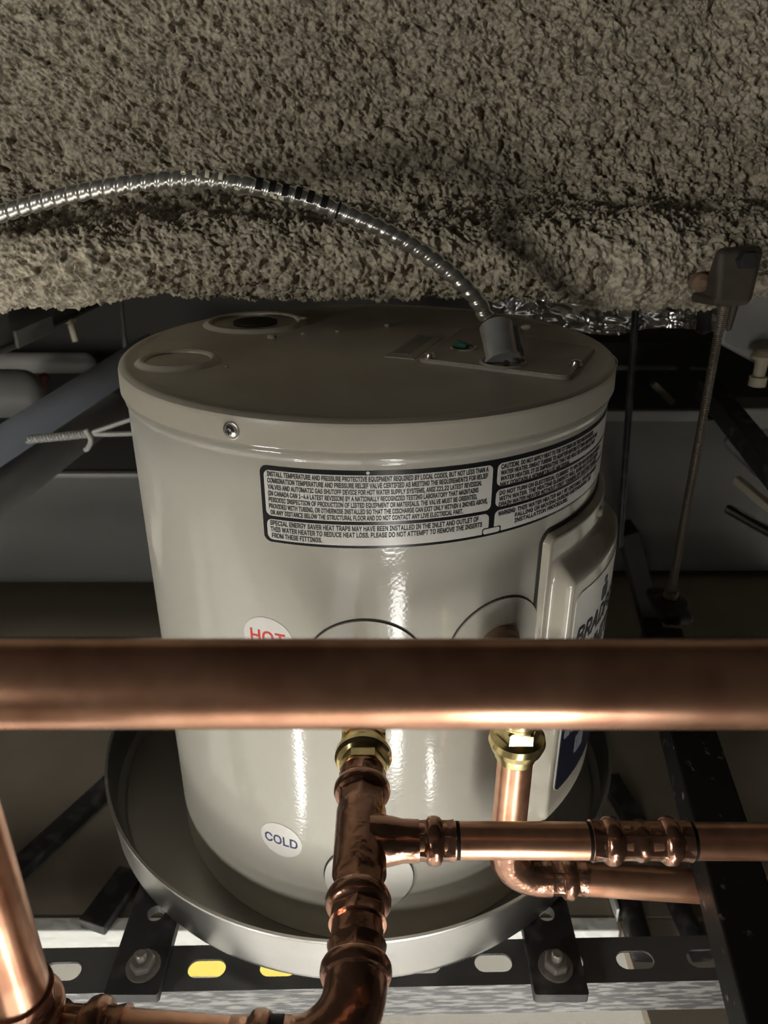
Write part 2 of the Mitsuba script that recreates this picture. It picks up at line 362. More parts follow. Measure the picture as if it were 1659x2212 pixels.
# ------------------------------------------------------------------ the fireproofed steel beam
def beam():
    prof = np.array([(0.960, 0.34), (0.958, 0.20), (0.955, 0.09), (0.948, 0.010), (0.925, -0.038), (0.880, -0.055), (0.835, -0.060), (0.808, -0.072),
                     (0.797, -0.094), (0.803, -0.118), (0.825, -0.135), (0.870, -0.142), (0.95, -0.143)])
    p3 = np.stack([prof[:, 0] * 0, prof[:, 0], prof[:, 1]], 1)
    fine, _ = resample(catmull(p3, 24), 0.00112)
    back = np.array([(0, 1.06, -.143), (0, 1.22, -.14), (0, 1.27, -.10), (0, 1.22, -.06), (0, 1.12, -.04), (0, 1.08, .05), (0, 1.08, .34), (0, 1.02, .345)])
    path = np.vstack([fine, back])
    nf = len(fine)
    xs = np.concatenate([np.linspace(-1.5, -0.62, 40)[:-1], np.arange(-0.62, 0.60, 0.00115), np.linspace(0.60, 1.5, 40)])
    t = np.gradient(path, axis=0)
    n = np.stack([t[:, 0] * 0, t[:, 2], -t[:, 1]], 1)
    n /= np.linalg.norm(n, axis=1, keepdims=True) + 1e-12
    v = np.zeros((len(xs), len(path), 3))
    v[..., 0] = xs[:, None]
    v += path[None]
    q = v.copy()
    warp = np.stack([meshkit.fbm(q / 0.03, 2, 11), meshkit.fbm(q / 0.03, 2, 12), meshkit.fbm(q / 0.03, 2, 13)], -1) - 0.5
    qw = q + warp * 0.008
    low = meshkit.fbm(q / 0.11, 2, 3) - 0.5
    mid = meshkit.fbm(qw / 0.024, 2, 5) - 0.5

    def popcorn(x, spacing, seed):
        """rounded grains: a bump round each of many jittered points"""
        r_ = np.random.default_rng(seed)
        flat = x.reshape(-1, 3)
        cells = np.unique(np.floor(flat / spacing).astype(np.int64), axis=0)
        pts = (cells + r_.random(cells.shape)) * spacing
        dd, ii = cKDTree(pts).query(flat)
        top = r_.random(len(pts))
        return (np.clip(1 - (dd / (spacing * .95)) ** 2, 0, 1) * (.45 + .55 * top[ii])).reshape(x.shape[:-1])

    grain = popcorn(qw, 0.0098, 1)
    small = popcorn(qw, 0.0046, 2)
    fine_ = meshkit.noise(qw / 0.0030, 31) - 0.5
    pit = np.clip((0.40 - meshkit.fbm((q + warp * .02) / 0.0095 + 7.3, 2, 51)) / 0.16, 0, 1)
    edge = np.exp(-((path[:, 1] - 0.81) / 0.05) ** 2)[None, :]
    d = 0.030 * low * (0.6 + 0.6 * edge) + 0.015 * mid + 0.0070 * (grain - .5) + 0.0054 * (small - .5) + 0.0040 * fine_ - 0.0075 * pit
    w = np.ones(len(path)); w[nf:] = 0.3
    v += n[None] * (d * w)[..., None]
    ss = lambda a_, b_: np.clip((xs - a_) / (b_ - a_), 0, 1) ** 2 * (3 - 2 * np.clip((xs - a_) / (b_ - a_), 0, 1))
    sag = .013 * (1 - ss(-.44, -.24)) + .006 * ss(.14, .30) - .014 * ss(.34, .42)
    v[..., 2] -= sag[:, None] * np.clip((-.07 - path[:, 2]) / .05, 0, 1)[None] * np.clip((1.0 - path[:, 1]) / .1, 0, 1)[None]
    return grid_close(v)


bt = thing('fireproofed_beam', 'steel beam under thick lumpy grey-brown sprayed fireproofing across the top', 'beam')
part(bt, 'sprayed_coating', beam(), 'm_fireproof', True)
part(bt, 'steel_core', cat(slab([-1.6, 0.90, -.115], [1.6, 1.20, -.095]), slab([-1.6, 1.01, -.1], [1.6, 1.03, .6]), slab([-1.6, 0.90, .60], [1.6, 1.20, .62])), 'm_clamp', False)

# ------------------------------------------------------------------ the water heater
HX, HY, R, ZB, ZL = -0.015, 0.737, 0.2265, -0.706, -0.168


def bend(m, r0=R, edge=None):
    """a mesh lying in (s, z, out) is wrapped round the heater's jacket"""
    v = m.vertices.copy()
    ph, rr = v[:, 0] / R, r0 + v[:, 2]
    return trimesh.Trimesh(np.stack([HX + rr * np.sin(ph), HY - rr * np.cos(ph), v[:, 1]], 1), m.faces, process=False)


class Patch:
    """a thin flat piece in (s, z) wrapped round the jacket: its face with the jacket's normals, and its edge walls"""
    def __init__(self, poly, o0, o1, r0=R, step=0.004):
        V, N, Fc = [], [], []
        n = 0
        def put(sz, o, f, nrm=None):
            nonlocal n
            sz = np.asarray(sz, float)
            ph, rr = sz[:, 0] / R, r0 + o
            v = np.stack([HX + rr * np.sin(ph), HY - rr * np.cos(ph), sz[:, 1]], 1)
            V.append(v); Fc.append(np.asarray(f) + n)
            N.append(np.stack([np.sin(ph), -np.cos(ph), 0 * ph], 1) if nrm is None else np.broadcast_to(nrm, v.shape))
            n += len(v)
        x0, y0, x1, y1 = poly.bounds
        k = max(1, int(math.ceil((x1 - x0) / step)))
        e = np.linspace(x0, x1, k + 1)
        for a, b in zip(e[:-1], e[1:]):
            c = poly.intersection(sbox(a, y0 - 1, b, y1 + 1))
            for g in getattr(c, 'geoms', [c]):
                if g.geom_type == 'Polygon' and g.area > 1e-12:
                    v, f = trimesh.creation.triangulate_polygon(g, engine='earcut')
                    put(v, o1, f)
        for g in getattr(poly, 'geoms', [poly]):
            for ringc in [g.exterior, *g.interiors]:
                c = np.array(ringc.segmentize(step).coords)
                for p, q in zip(c[:-1], c[1:]):
                    ph = p[0] / R
                    t = q - p
                    nn = unit([math.cos(ph) * t[1], math.sin(ph) * t[1], -t[0]])
                    put([p, q, q, p], np.array([o0, o0, o1, o1]), [[0, 1, 2], [0, 2, 3]], nn)
        self.v, self.f, self.n = np.vstack(V), np.vstack(Fc), np.vstack(N)


def flat_patch(poly, o0, o1, step=0.004):
    return Patch(poly, o0, o1, R, step)


def line_of_text(text, s0, z0, s1, h, out=0.0008, bold=False, shear=0.0, slope=0.0, depth=0.0003):
    """one line fitted between s0 and s1, its capitals h high, standing at z0"""
    m = meshkit.text_mesh(text, h, depth, bold)
    lo, hi = m.bounds
    m.vertices[:, 0] = s0 + (m.vertices[:, 0] - lo[0]) * (s1 - s0) / (hi[0] - lo[0]) + shear * m.vertices[:, 1]
    m.vertices[:, 1] += z0 + slope * (m.vertices[:, 0] - s0)
    m.vertices[:, 2] += out
    return m


wh = thing('water_heater', 'short round beige electric water heater with warning label, standing in a metal drain pan', 'water heater')
jk = [(0, R - .004), (0, R), (ZL - ZB - .034, R), (ZL - ZB - .031, R + .0015), (ZL - ZB - .028, R + .0022), (ZL - ZB - .025, R + .0015), (ZL - ZB - .022, R), (ZL - ZB - .010, R)]
part(wh, 'jacket', lathe(jk, [HX, HY, ZB], [0, 0, 1], 160), 'm_paint', 40)
ld = [(-.0215, R + .001), (-.0222, R + .0030), (-.0215, R + .0045), (-.005, R + .0040), (-.0018, R + .0030), (0, R + .0005), (0.0006, R - .003), (0.0002, R - .006), (-0.0005, R - .010), (-0.0005, 0.001)]
part(wh, 'lid', lathe(ld, [HX, HY, ZL], [0, 0, 1], 160), 'm_lid', 35)


def polar(phi, z, r=R):
    a = math.radians(phi)
    return np.array([HX + r * math.sin(a), HY - r * math.cos(a), z]), np.array([math.sin(a), -math.cos(a), 0.0])


def screw(parent, p, d, r=0.0055, name='lid_screw', m='m_steel_bright', label=None):
    k = part(parent, name, cat(lathe([(0, r * 1.35), (.0008, r * 1.35), (.0012, r * 1.2)], p, d, 24), lathe([(.001, r), (r * .55, r * .92), (r * .82, r * .6), (r * .86, r * .5)], p, d, 24, [0, 0, 0, 0])), m, 35, label)
    a, b, dd = frame(d)
    c = np.asarray(p) + dd * (r * .86)
    part(k, 'drive_recess', cat(bar(c - a * r * .42, c + a * r * .42, r * .2, r * .12, r * .02, dd), bar(c - b * r * .42, c + b * r * .42, r * .2, r * .12, r * .02, dd)), 'm_dark') if k.count('__') < 2 else None
    return k


pS, nS = polar(-24.2, ZL - .0128, R + .0043)
screw(wh, pS, nS, 0.0050)
pS, nS = polar(84.0, ZL - .010, R + .0043)
screw(wh, pS, nS, 0.0050)
# on the lid: embossed knockouts, a small sticker, the junction plate
def ring(p, r, w, h, n=64):
    return lathe([(-.001, r - w), (h * .7, r - w), (h, r - w * .7), (h, r - w * .3), (h * .6, r + w * .2), (-.001, r + w * .8)], p, [0, 0, 1], n, None)


def ring_open(p, r, w, h, n=72):
    th = np.arange(n) * 2 * PI / n
    pr = np.array([(r - w * .5, -.001), (r - w * .4, h * .6), (r - w * .15, h), (r + w * .15, h), (r + w * .5, h * .45), (r + w * .9, -.001)])
    v = np.stack([p[0] + pr[:, 0][:, None] * np.cos(th), p[1] + pr[:, 0][:, None] * np.sin(th), p[2] + np.broadcast_to(pr[:, 1][:, None], (len(pr), n))], -1)
    return grid_close(v, caps=False)


k1 = P(385, 780, z=ZL)
part(wh, 'knockout_ring', ring_open(k1, 0.032, 0.008, 0.0035), 'm_lid', 40)
part(wh, 'knockout_disc', lathe([(-.002, .028), (.0006, .028), (.0009, .026), (.0009, .001)], k1, [0, 0, 1], 48), 'm_lid', 40)
k2 = P(548, 702, z=ZL)
part(wh, 'knockout_ring', ring_open(k2 + [0, .012, 0], 0.050, 0.008, 0.003), 'm_lid', 40)
part(wh, 'dark_plug', lathe([(-.001, .024), (.002, .024), (.0026, .022), (.0026, .001)], k2 + [0, .012, 0], [0, 0, 1], 48), 'm_shade_gap_plug', 40, label='dark round plug at the back of the lid')
q = [P(u, v, z=ZL)[:2] for u, v in ((830, 770), (895, 776), (958, 727), (905, 722))]
part(wh, 'lid_sticker', extrude(Polygon(q), ZL - .0008, ZL + .0004), 'm_sticker_beige', False, label='small beige rating sticker on the lid')
q = [P(u, v, z=ZL)[:2] for u, v in ((846, 764), (882, 767), (936, 729), (908, 727))]
part(wh + '__lid_sticker', 'printed_panel', extrude(Polygon(q), ZL, ZL + .0007), 'm_sticker_grey', False)

jp = [P(u, v, z=ZL)[:2] for u, v in ((902, 781), (1232, 822), (1287, 757), (1000, 712))]
poly = Polygon(jp).buffer(-.008).buffer(.008, quad_segs=8)
jb = part(wh, 'junction_plate', cat(extrude(poly, ZL - .001, ZL + .0022), extrude(poly.buffer(-.0012), ZL + .0022, ZL + .003)), 'm_plate', False, label='flat wiring cover plate with rounded corners under the conduit')
for u, v in ((928, 772), (1243, 788)):
    p_ = P(u, v, z=ZL + .003)
    part(jb, 'plate_screw', cat(lathe([(0, .0062), (.001, .0062)], p_, [0, 0, 1], 20), lathe([(.001, .0045), (.0035, .0042), (.0045, .003), (.0046, .001)], p_, [0, 0, 1], 20)), 'm_steel_bright')
p_ = P(1003, 752, z=ZL + .003)
part(jb, 'knockout_rim', ring_open(p_, 0.012, 0.002, 0.0012, 40), 'm_plate')
part(jb, 'green_screw', lathe([(0, .0075), (.004, .0075), (.0055, .006), (.0055, .001)], p_ + [-.003, .002, 0], [0.25, 0.1, 1], 6), 'm_green', False, label='green grounding screw head beside the conduit connector')
part(jb, 'connector_rim', ring_open(P(1088, 783, z=ZL + .003), 0.0195, 0.0025, 0.0016, 48), 'm_plate')

# stickers on the jacket
S_ = lambda phi: math.radians(phi) * R
ZT0 = -0.2055
wl = thing_key = wh + '__warning_label'
out_poly = rrect(S_(-19.6), ZT0 - .0625, S_(78), ZT0, .006)
scene[wl] = ply(flat_patch(out_poly, -.0008, .0004), 'm_label_black', smooth=30)
labels[wl] = {'label': 'black framed white warning label around the jacket'}
sA, sB = S_(-19.6) + .0032, 0.0990
sC = sB + .0042
panels = [rrect(sA, ZT0 - .0402, sB, ZT0 - .0034, .0045), rrect(sA, ZT0 - .0602, sB - .001, ZT0 - .0430, .0045).difference(rrect(sB - .0065, ZT0 - .066, sB + .010, ZT0 - .0552, .002)),
          rrect(sC, ZT0 - .0222, S_(77.3), ZT0 - .0034, .0045), rrect(sC, ZT0 - .0395, S_(77.3), ZT0 - .0248, .0045), rrect(sC, ZT0 - .0602, S_(77.3), ZT0 - .0421, .0045).difference(rrect(sB - .0065, ZT0 - .066, sB + .0108, ZT0 - .0555, .002)),
          rrect(sB - .0055, ZT0 - .0605, sB + .0095, ZT0 - .0562, .0018)]
texts = [
    [('INSTALL TEMPERATURE AND PRESSURE PROTECTIVE EQUIPMENT REQUIRED BY LOCAL CODES, BUT NOT LESS THAN A', .985), ('COMBINATION TEMPERATURE AND PRESSURE RELIEF VALVE CERTIFIED AS MEETING THE REQUIREMENTS FOR RELIEF', .985),
     ('VALVES AND AUTOMATIC GAS SHUTOFF DEVICE FOR HOT WATER SUPPLY SYSTEMS, ANSI Z21.22 LATEST REVISION.', .955), ('(IN CANADA CAN 1-4.4 LATEST REVISION) BY A NATIONALLY RECOGNIZED TESTING LABORATORY THAT MAINTAINS', .94),
     ('PERIODIC INSPECTION OF PRODUCTION OF LISTED EQUIPMENT OR MATERIALS. THE VALVE MUST BE ORIENTED,', .935), ('PROVIDED WITH TUBING, OR OTHERWISE INSTALLED SO THAT THE DISCHARGE CAN EXIT ONLY WITHIN 6 INCHES ABOVE,', .99),
     ('OR ANY DISTANCE BELOW THE STRUCTURAL FLOOR AND DO NOT CONTACT ANY LIVE ELECTRICAL PART.', .865)],
    [('SPECIAL ENERGY SAVER HEAT TRAPS MAY HAVE BEEN INSTALLED IN THE INLET AND OUTLET OF', .955), ('THIS WATER HEATER TO REDUCE HEAT LOSS. PLEASE DO NOT ATTEMPT TO REMOVE THE INSERTS', .975), ('FROM THESE FITTINGS.', .235)],
    [('CAUTION:  DO NOT APPLY HEAT TO THE FITTINGS ON THIS WATER HEATER', .60), ('WATER HEATER. SWEAT TUBING TO ADAPTER BEFORE FITTING ADAPTER TO THE', .66), ('WATER HEATER. IT IS IMPERATIVE THAT NO HEAT BE APPLIED AS THEY', .64), ('MAY CONTAIN A NONMETALLIC MATERIAL.', .40)],
    [('DO NOT TURN ON ELECTRICAL CURRENT TO WATER HEATER UNLESS FILLED', .74), ('WITH WATER. THE HEATING ELEMENTS WILL BURN OUT IF NOT FILLED.', .72), ('DRAIN WATER HEATER WITHOUT FIRST TURNING OFF ELECTRIC CURRENT', .70)],
    [('WARNING:  THIS WATER HEATER MAY BE UNSTABLE. SECURE AGAINST', .72), ('FALLING OR MOVING DURING EARTHQUAKES. SEE', .56), ('INSTALLATION PROCEDURE.', .33)],
    []]
for k, (pl, tx_) in enumerate(zip(panels, texts)):
    pk = part(wl, 'panel', flat_patch(pl, 0, .0007), 'm_label_white')
    if not tx_:
        continue
    x0, y0, x1, y1 = pl.bounds
    x0 += .0028
    wid = x1 - x0 - .0018
    nl = {0: 7, 1: 3, 2: 4, 3: 3, 4: 3}[k]
    pitch = {0: .00515, 1: .0053, 2: .00475, 3: .0047, 4: .0047}[k]
    top = y1 - (.0048 if k else .0047)
    cap = {0: .0036, 1: .0038, 2: .0033, 3: .0033, 4: .0033}[k]
    ms = []
    for i, (s_, w_) in enumerate(tx_):
        x00 = x0 + (.0165 if k == 4 and i else 0) + (.0008 if k in (0, 1) and i == nl - 1 else 0)
        if ':  ' in s_:
            head, tail = s_.split(':  ')
            ms.append(line_of_text(head + ':', x00, top - i * pitch, x00 + .0165, cap * 1.08, bold=True))
            ms.append(line_of_text(tail, x00 + .0185, top - i * pitch, x00 + wid * w_, cap, bold=True))
        else:
            ms.append(line_of_text(s_, x00, top - i * pitch, x00 + wid * w_, cap, bold=True))
    key = num(wl + '__lettering')
    scene[key] = mikit.ply(bend(cat(*ms)), 'm_ink')
    labels[key] = {'kind': 'stuff'}

part(wl, 'white_dot', flat_patch(Point(.0035, ZT0 - .0016).buffer(.0013), 0, .0007), 'm_label_white')


def round_sticker(name, phi, z, a, b, text, ink, h, width, dz, label):
    s = S_(phi)
    c = affinity.scale(Point(0, 0).buffer(1, quad_segs=16), a, b)
    k = part(wh, name, flat_patch(affinity.translate(c, s, z), -.0005, .0005), 'm_label_white', label=label)
    key = k + '__lettering'
    scene[key] = mikit.ply(bend(line_of_text(text, s - width / 2, z + dz, s + width / 2, h, out=.0004, bold=True)), ink)


round_sticker('hot_sticker', -20.6, -0.3590, .0225, .0205, 'HOT', 'm_ink_red', .0120, .0320, -.0048, 'round white sticker reading HOT in red')
round_sticker('cold_sticker', -21.2, -0.5860, .0215, .0205, 'COLD', 'm_ink_navy', .0105, .0345, -.0055, 'round white sticker reading COLD in dark blue')

# the round fitting escutcheons
def escutcheon(phi, z, r, name='escutcheon', m='m_paint', h=.002, label=None):
    ring_ = Point(S_(phi), z).buffer(r, quad_segs=24)
    part(wh, name, flat_patch(ring_.buffer(-.0015), -.001, h), m, 30, label)
    part(wh, 'dark_gap', flat_patch(ring_.difference(ring_.buffer(-.0016)), -.001, .0004, .004), 'm_shade_gap_plug')


escutcheon(0.0, -0.3805, 0.0505)
escutcheon(29.0, -0.3760, 0.0480)
escutcheon(0.2, -0.6180, 0.0430, 'blind_cap', 'm_cap', .003, 'white round cap over the lower opening')

# the element access cover: a raised panel with rounded edges
def cover():
    s0, s1, z0, z1 = S_(39.6), S_(84.0), -0.628, -0.2825
    ns, nz = 90, 150
    s, z = np.meshgrid(np.linspace(s0, s1, ns), np.linspace(z0, z1, nz), indexing='ij')
    def sm(x): x = np.clip(x, 0, 1); return x * x * (3 - 2 * x)
    # distances from the outline, corners rounded
    cx, cz, hx, hz, rc = (s0 + s1) / 2, (z0 + z1) / 2, (s1 - s0) / 2, (z1 - z0) / 2, .012
    qx, qz = np.abs(s - cx) - hx + rc, np.abs(z - cz) - hz + rc
    dist = rc - (np.hypot(np.maximum(qx, 0), np.maximum(qz, 0)) + np.minimum(np.maximum(qx, qz), 0))
    flange = .0075 * np.sqrt(np.clip(dist / .004, 0, 1) * (2 - np.clip(dist / .004, 0, 1)))
    ds, dt = np.minimum(s - s0, s1 - s), z1 - z
    rise = sm((ds - .0065) / .0115) * sm((dt - .026 + .006 * np.cos((s - cx) / hx * 1.2)) / .024) * sm((z - z0 - .016) / .022)
    off = flange + .017 * rise
    off = np.where(dist <= 0, -.001, off)
    return bend_grid(s, z, off)


def bend_grid(s, z, off):
    ph = s / R
    return grid_open(np.stack([HX + (R + off) * np.sin(ph), HY - (R + off) * np.cos(ph), z], -1))


part(wh, 'cover_shade_strip', flat_patch(rrect(S_(39.6) - .0028, -0.6295, S_(84.0), -0.2800, .013), -.0006, .0012), 'm_shade_gap_plug')  # dark strip standing in for the shade round the cover edge
cv = part(wh, 'access_cover', cover(), 'm_cover', True, label='raised beige access cover on the right side')
PO = .0245


def plateau_patch(poly, o):
    return Patch(poly, o - .001, o, R + PO)


ls0, ls1 = S_(45.3), S_(78)
lp = rrect(ls0, -0.563, ls1, -0.339, .010)
bl = part(cv, 'brand_label', plateau_patch(lp, .0008), 'm_label_white', label='white and navy maker label on the access cover')
blue = lp.intersection(sbox(ls0 + .0005, -0.5625, ls1 - .0005, -0.475)).buffer(-.0008)
scene[cv + '__navy_panel'] = ply(plateau_patch(blue, .0012), 'm_navy', smooth=30)
ms = [line_of_text('BRADFORD', ls0 + .004, -0.3945, ls1 - .010, .0175, out=.0011, bold=True, shear=.25), line_of_text('WHITE', ls0 + .020, -0.422, ls1 - .03, .0175, out=.0011, bold=True, shear=.25)]
scene[cv + '__brand_lettering'] = mikit.ply(bend(cat(*ms), R + PO), 'm_ink')
icon = cat(extrude(rrect(ls0 + .050, -.372, ls0 + .066, -.357, .003), .0008, .0012), extrude(rrect(ls0 + .054, -.355, ls0 + .062, -.348, .003), .0008, .0012))
scene[cv + '__emblem'] = mikit.ply(bend(icon, R + PO), 'm_ink')
mk = [extrude(rrect(ls0 + .006 + .011 * i, -.499 + .0 * i, ls0 + .015 + .011 * i, -.489, .002), .0012, .0015) for i in range(3)] + [extrude(rrect(ls0 + .030, -.535, ls0 + .048, -.512, .003), .0012, .0015)]
scene[cv + '__pale_mark'] = mikit.ply(bend(cat(*mk), R + PO), 'm_grey_mark')
pS, nS = polar(65, -0.297, R + .0072)
part(cv, 'cover_screw', lathe([(0, .0052), (.002, .0050), (.003, .003), (.003, .001)], pS, nS, 24), 'm_plate')

# crumbs of fireproofing that fell on the lid
rng = np.random.default_rng(4)
for i, (u, v, s_, wh_) in enumerate(((588, 732, .0065, 'largest crumb of fireproofing on the lid, right of the dark plug'), (655, 694, .007, 'curled fireproofing crumb at the back of the lid'), (655, 722, .003, 'tiny fireproofing crumb mid lid, right of the largest crumb'),
                                     (729, 717, .0028, 'tiny fireproofing crumb on the lid left of the beige sticker'), (836, 705, .0038, 'fireproofing crumb on the lid behind the beige sticker'), (490, 793, .0028, 'tiny fireproofing crumb beside the raised ring on the lid'),
                                     (1136, 720, .007, 'fireproofing crumb on the wiring plate behind the connector'))):
    m = trimesh.creation.icosphere(2, s_ * .5)
    m.vertices *= 1 + 0.7 * (meshkit.fbm(m.vertices / (s_ * .4), 2, i)[:, None] - .5)
    m.vertices *= [1.5, 1.0, .75]
    m.vertices += P(u, v, z=ZL)
    m.vertices[:, 2] += (ZL + (.003 if i == 6 else -.0005)) - m.vertices[:, 2].min()
    solo('fireproofing_crumb', m, 'm_crumb', wh_, 'crumb', 'fallen fireproofing crumbs on the heater lid', 40)

# ------------------------------------------------------------------ flexible conduit
ct = thing('flexible_conduit', 'ribbed silver flexible metal conduit arching from the left down to the heater lid', 'conduit')
cpx = [(-420, 620, .78), (-200, 535, .74), (-60, 482, .72), (50, 447, .71), (150, 421, .705), (250, 402, .70), (350, 390, .70), (430, 387, .70), (510, 396, .70), (590, 412, .70), (670, 433, .70), (745, 461, .70), (815, 490, .70), (880, 524, .70), (940, 564, .695), (990, 605, .69), (1030, 648, .69), (1052, 688, .69)]
cp, cs = resample(catmull(np.array([P(u, v, y=y) for u, v, y in cpx]), 40), 0.00085)
PITCH_C, RC = 0.0114, 0.0070
thc = np.arange(32) * 2 * PI / 32
phase = (cs[:, None] / PITCH_C + thc[None] / (2 * PI)) % 1.0


def conduit_r(ph):
    return RC + 0.0006 * np.sin(2 * PI * ph) + 0.00025 * np.sin(4 * PI * ph + .6)


part(ct, 'armour', tube(cp, conduit_r(phase), 32), 'm_conduit', True)


def arc_piece(s0, s1, t0, t1, lift=.00035, nt=10):
    """a piece of skin on the conduit from s0 to s1, over the angles t0..t1 about its axis (0 = away, up = pi/2)"""
    i0, i1 = np.searchsorted(cs, s0), max(np.searchsorted(cs, s1), np.searchsorted(cs, s0) + 3)
    p = cp[i0:i1]
    t = np.gradient(cp, axis=0)[i0:i1]
    t /= np.linalg.norm(t, axis=1, keepdims=True)
    a = np.cross(t, [0, 0, 1.0]); a /= np.linalg.norm(a, axis=1, keepdims=True)      # towards the camera
    b = np.cross(a, t)                                                                # upward
    an = np.linspace(t0, t1, nt)
    r = RC + .0007 + lift
    top = p[:, None] + r * (np.cos(an)[None, :, None] * a[:, None] + np.sin(an)[None, :, None] * b[:, None])
    low = p[:, None] + (r - .0016) * (np.cos(an)[None, :, None] * a[:, None] + np.sin(an)[None, :, None] * b[:, None])
    ringv = np.concatenate([top, low[:, ::-1]], 1)
    return grid_close(ringv)


def s_at(u):
    px = 829.5 + F_PX * cp[:, 0] / (cp[:, 1] * math.cos(PITCH) - cp[:, 2] * math.sin(PITCH))
    return cs[np.argmin(np.abs(px - u))]


for u in (561, 589, 616, 644, 671, 699):
    s0 = s_at(u)
    part(ct, 'black_mark', arc_piece(s0 - .0033, s0 + .0033, -.15, 1.9), 'm_marker', label='black marking on a conduit rib' if u == 561 else None)
part(ct, 'black_mark', arc_piece(s_at(731) - .001, s_at(731) + .001, -1.0, 1.6), 'm_marker')
for u, a0, a1 in ((424, .5, 1.2), (452, .25, 1.15), (480, .2, 1.0), (515, -.6, -.3), (590, -.55, -.05), (598, -.75, -.4), (613, -.7, -.2), (401, .8, 1.2)):
    s0 = s_at(u)
    part(ct, 'overspray_fleck', arc_piece(s0 - .0018, s0 + .0020, a0, a1, .0007), 'm_cream', label='cream overspray fleck on the conduit' if u == 424 else None)
c0, c1 = P(1087, 784, z=ZL + .003), P(1070, 697, y=.69)
cd = unit(c1 - c0)
cl_ = np.linalg.norm(c1 - c0)
cn = part(ct, 'connector', cat(lathe([(0, .0160), (.0035, .0160), (.0040, .0140), (cl_ * .55, .0142), (cl_ * .9, .0148), (cl_ * .9 + .001, .0135), (cl_ * .9, .0115), (cl_ * .6, .010)], c0, cd, 40)), 'm_zinc', 35, label='zinc squeeze connector joining conduit to the lid')
part(cn, 'clamp_lip', cat(bar(c0 + cd * cl_ * .2 + np.array([.0145, -.004, 0]), c0 + cd * cl_ * .95 + np.array([.0150, -.004, 0]), .0022, .010, .0008, (1, 0, 0))), 'm_zinc')
part(cn, 'screw_hole', lathe([(0, .003), (.0015, .003)], c0 + cd * .004 + np.array([.001, -.0158, 0]), [0, -1, 0], 20), 'm_dark')

# ------------------------------------------------------------------ drain pan
PX, PY, PR, PZ = -0.030, 0.768, 0.303, -0.7065
pan = thing('drain_pan', 'round bare metal drain pan under the water heater', 'pan')
pw = [(0.0, .001), (0.0, PR - .012), (.004, PR - .004), (.012, PR - .001), (.060, PR + .0015), (.0630, PR + .003), (.0650, PR + .0025), (.0650, PR - .0005), (.0620, PR - .002), (.012, PR - .004), (.0045, PR - .010), (.0014, PR - .016), (.0014, .001)]
part(pan, 'shell', lathe(pw, [PX, PY, PZ - .0015], [0, 0, 1], 160), 'm_pan', 30)

# ------------------------------------------------------------------ copper pipes and fittings
def press_end(t0, r, sgn=1, h=1.0):
    """profile of a press fitting's end: from its mouth at t0 inward; (t, r, hex)"""
    rb = r * 1.30
    L = [(0, r * 1.02, 0), (0, r * 1.12, 0), (.006, r * 1.12, .9), (.0075, r * 1.13, .5), (.0085, r * 1.22, 0), (.0105, rb, 0), (.0135, rb * 1.01, 0), (.0160, r * 1.24, 0), (.0172, r * 1.14, .5), (.0190, r * 1.12, .9), (.0260, r * 1.11, .9), (.0285, r * 1.12, 0)]
    k = r / .0111
    k = 1 + (k - 1) * .5
    return [(t0 + sgn * t * k, rr, hx * h) for t, rr, hx in L]


def fitting(parent, name, p, d, r, label=None, spin=0.0, both=0.0, tail=0.02, m='m_copper_fitting', up=(0, 0, 1), short=0):
    """press end with its mouth at p, the fitting going along d; both>0: a coupling of that length"""
    a = press_end(0, r)
    a = a[:len(a) - short]
    if both:
        prof = a + press_end(both, r, -1)[::-1]
    else:
        prof = a + [(a[-1][0] + tail, r * 1.12, 0)]
    mm = lathe([(t, rr) for t, rr, _ in prof], p, d, 60, [hx for *_, hx in prof], spin, up)
    return mm if parent is None else part(parent, name, mm, m, 25, label)


def pipe_mesh(p0, p1, r, n=40):
    return lathe([(0, r * .9), (0, r), (np.linalg.norm(np.subtract(p1, p0)), r), (np.linalg.norm(np.subtract(p1, p0)), r * .9)], p0, np.subtract(p1, p0), n)


# the thick pipe across the foreground
yb, zb = 0.2005, -0.1542
k = solo('copper_pipe', pipe_mesh([-0.75, yb, zb + .0005], [0.75, yb, zb - .0005], .01429, 64), 'm_copper', 'thick shiny copper pipe running straight across the foreground in front of the heater', 'pipe', smooth=30)

# the hot outlet run: brass adapter from the jacket, tee, elbow to the left, riser
zr, R1, R2 = -0.383, .01429, .01111
def XR(y): return -0.0145 - 0.0 * (y - .38)
run = thing('copper_pipe_run', 'copper press pipe run with tee and elbow coming forward from the heater', 'pipe')
def A(y): return np.array([XR(y), y, zr])
F_ = np.array([0, -1.0, 0])
part(run, 'nipple', pipe_mesh(A(HY - R - .003), A(0.43), .0125), 'm_brass')
part(run, 'brass_adapter', cat(lathe([(0, .0165), (.0015, .0180), (.022, .0180), (.0235, .0165), (.0240, .0150)], A(.452), F_, 48, [0, 1, 1, 0, 0], PI / 6),
                               lathe([(0, .0158), (.004, .0158), (.0055, .0185), (.0085, .0200), (.0120, .0200), (.0150, .0185), (.0165, .0165), (.024, .0162), (.0245, .0150)], A(.426), F_, 48, [0, 0, 0, 0, 0, 0, .6, .6, 0])), 'm_brass', 25, 'brass press adapter on the heater outlet')
part(run, 'pipe', pipe_mesh(A(.43), A(.38), R1), 'm_copper')
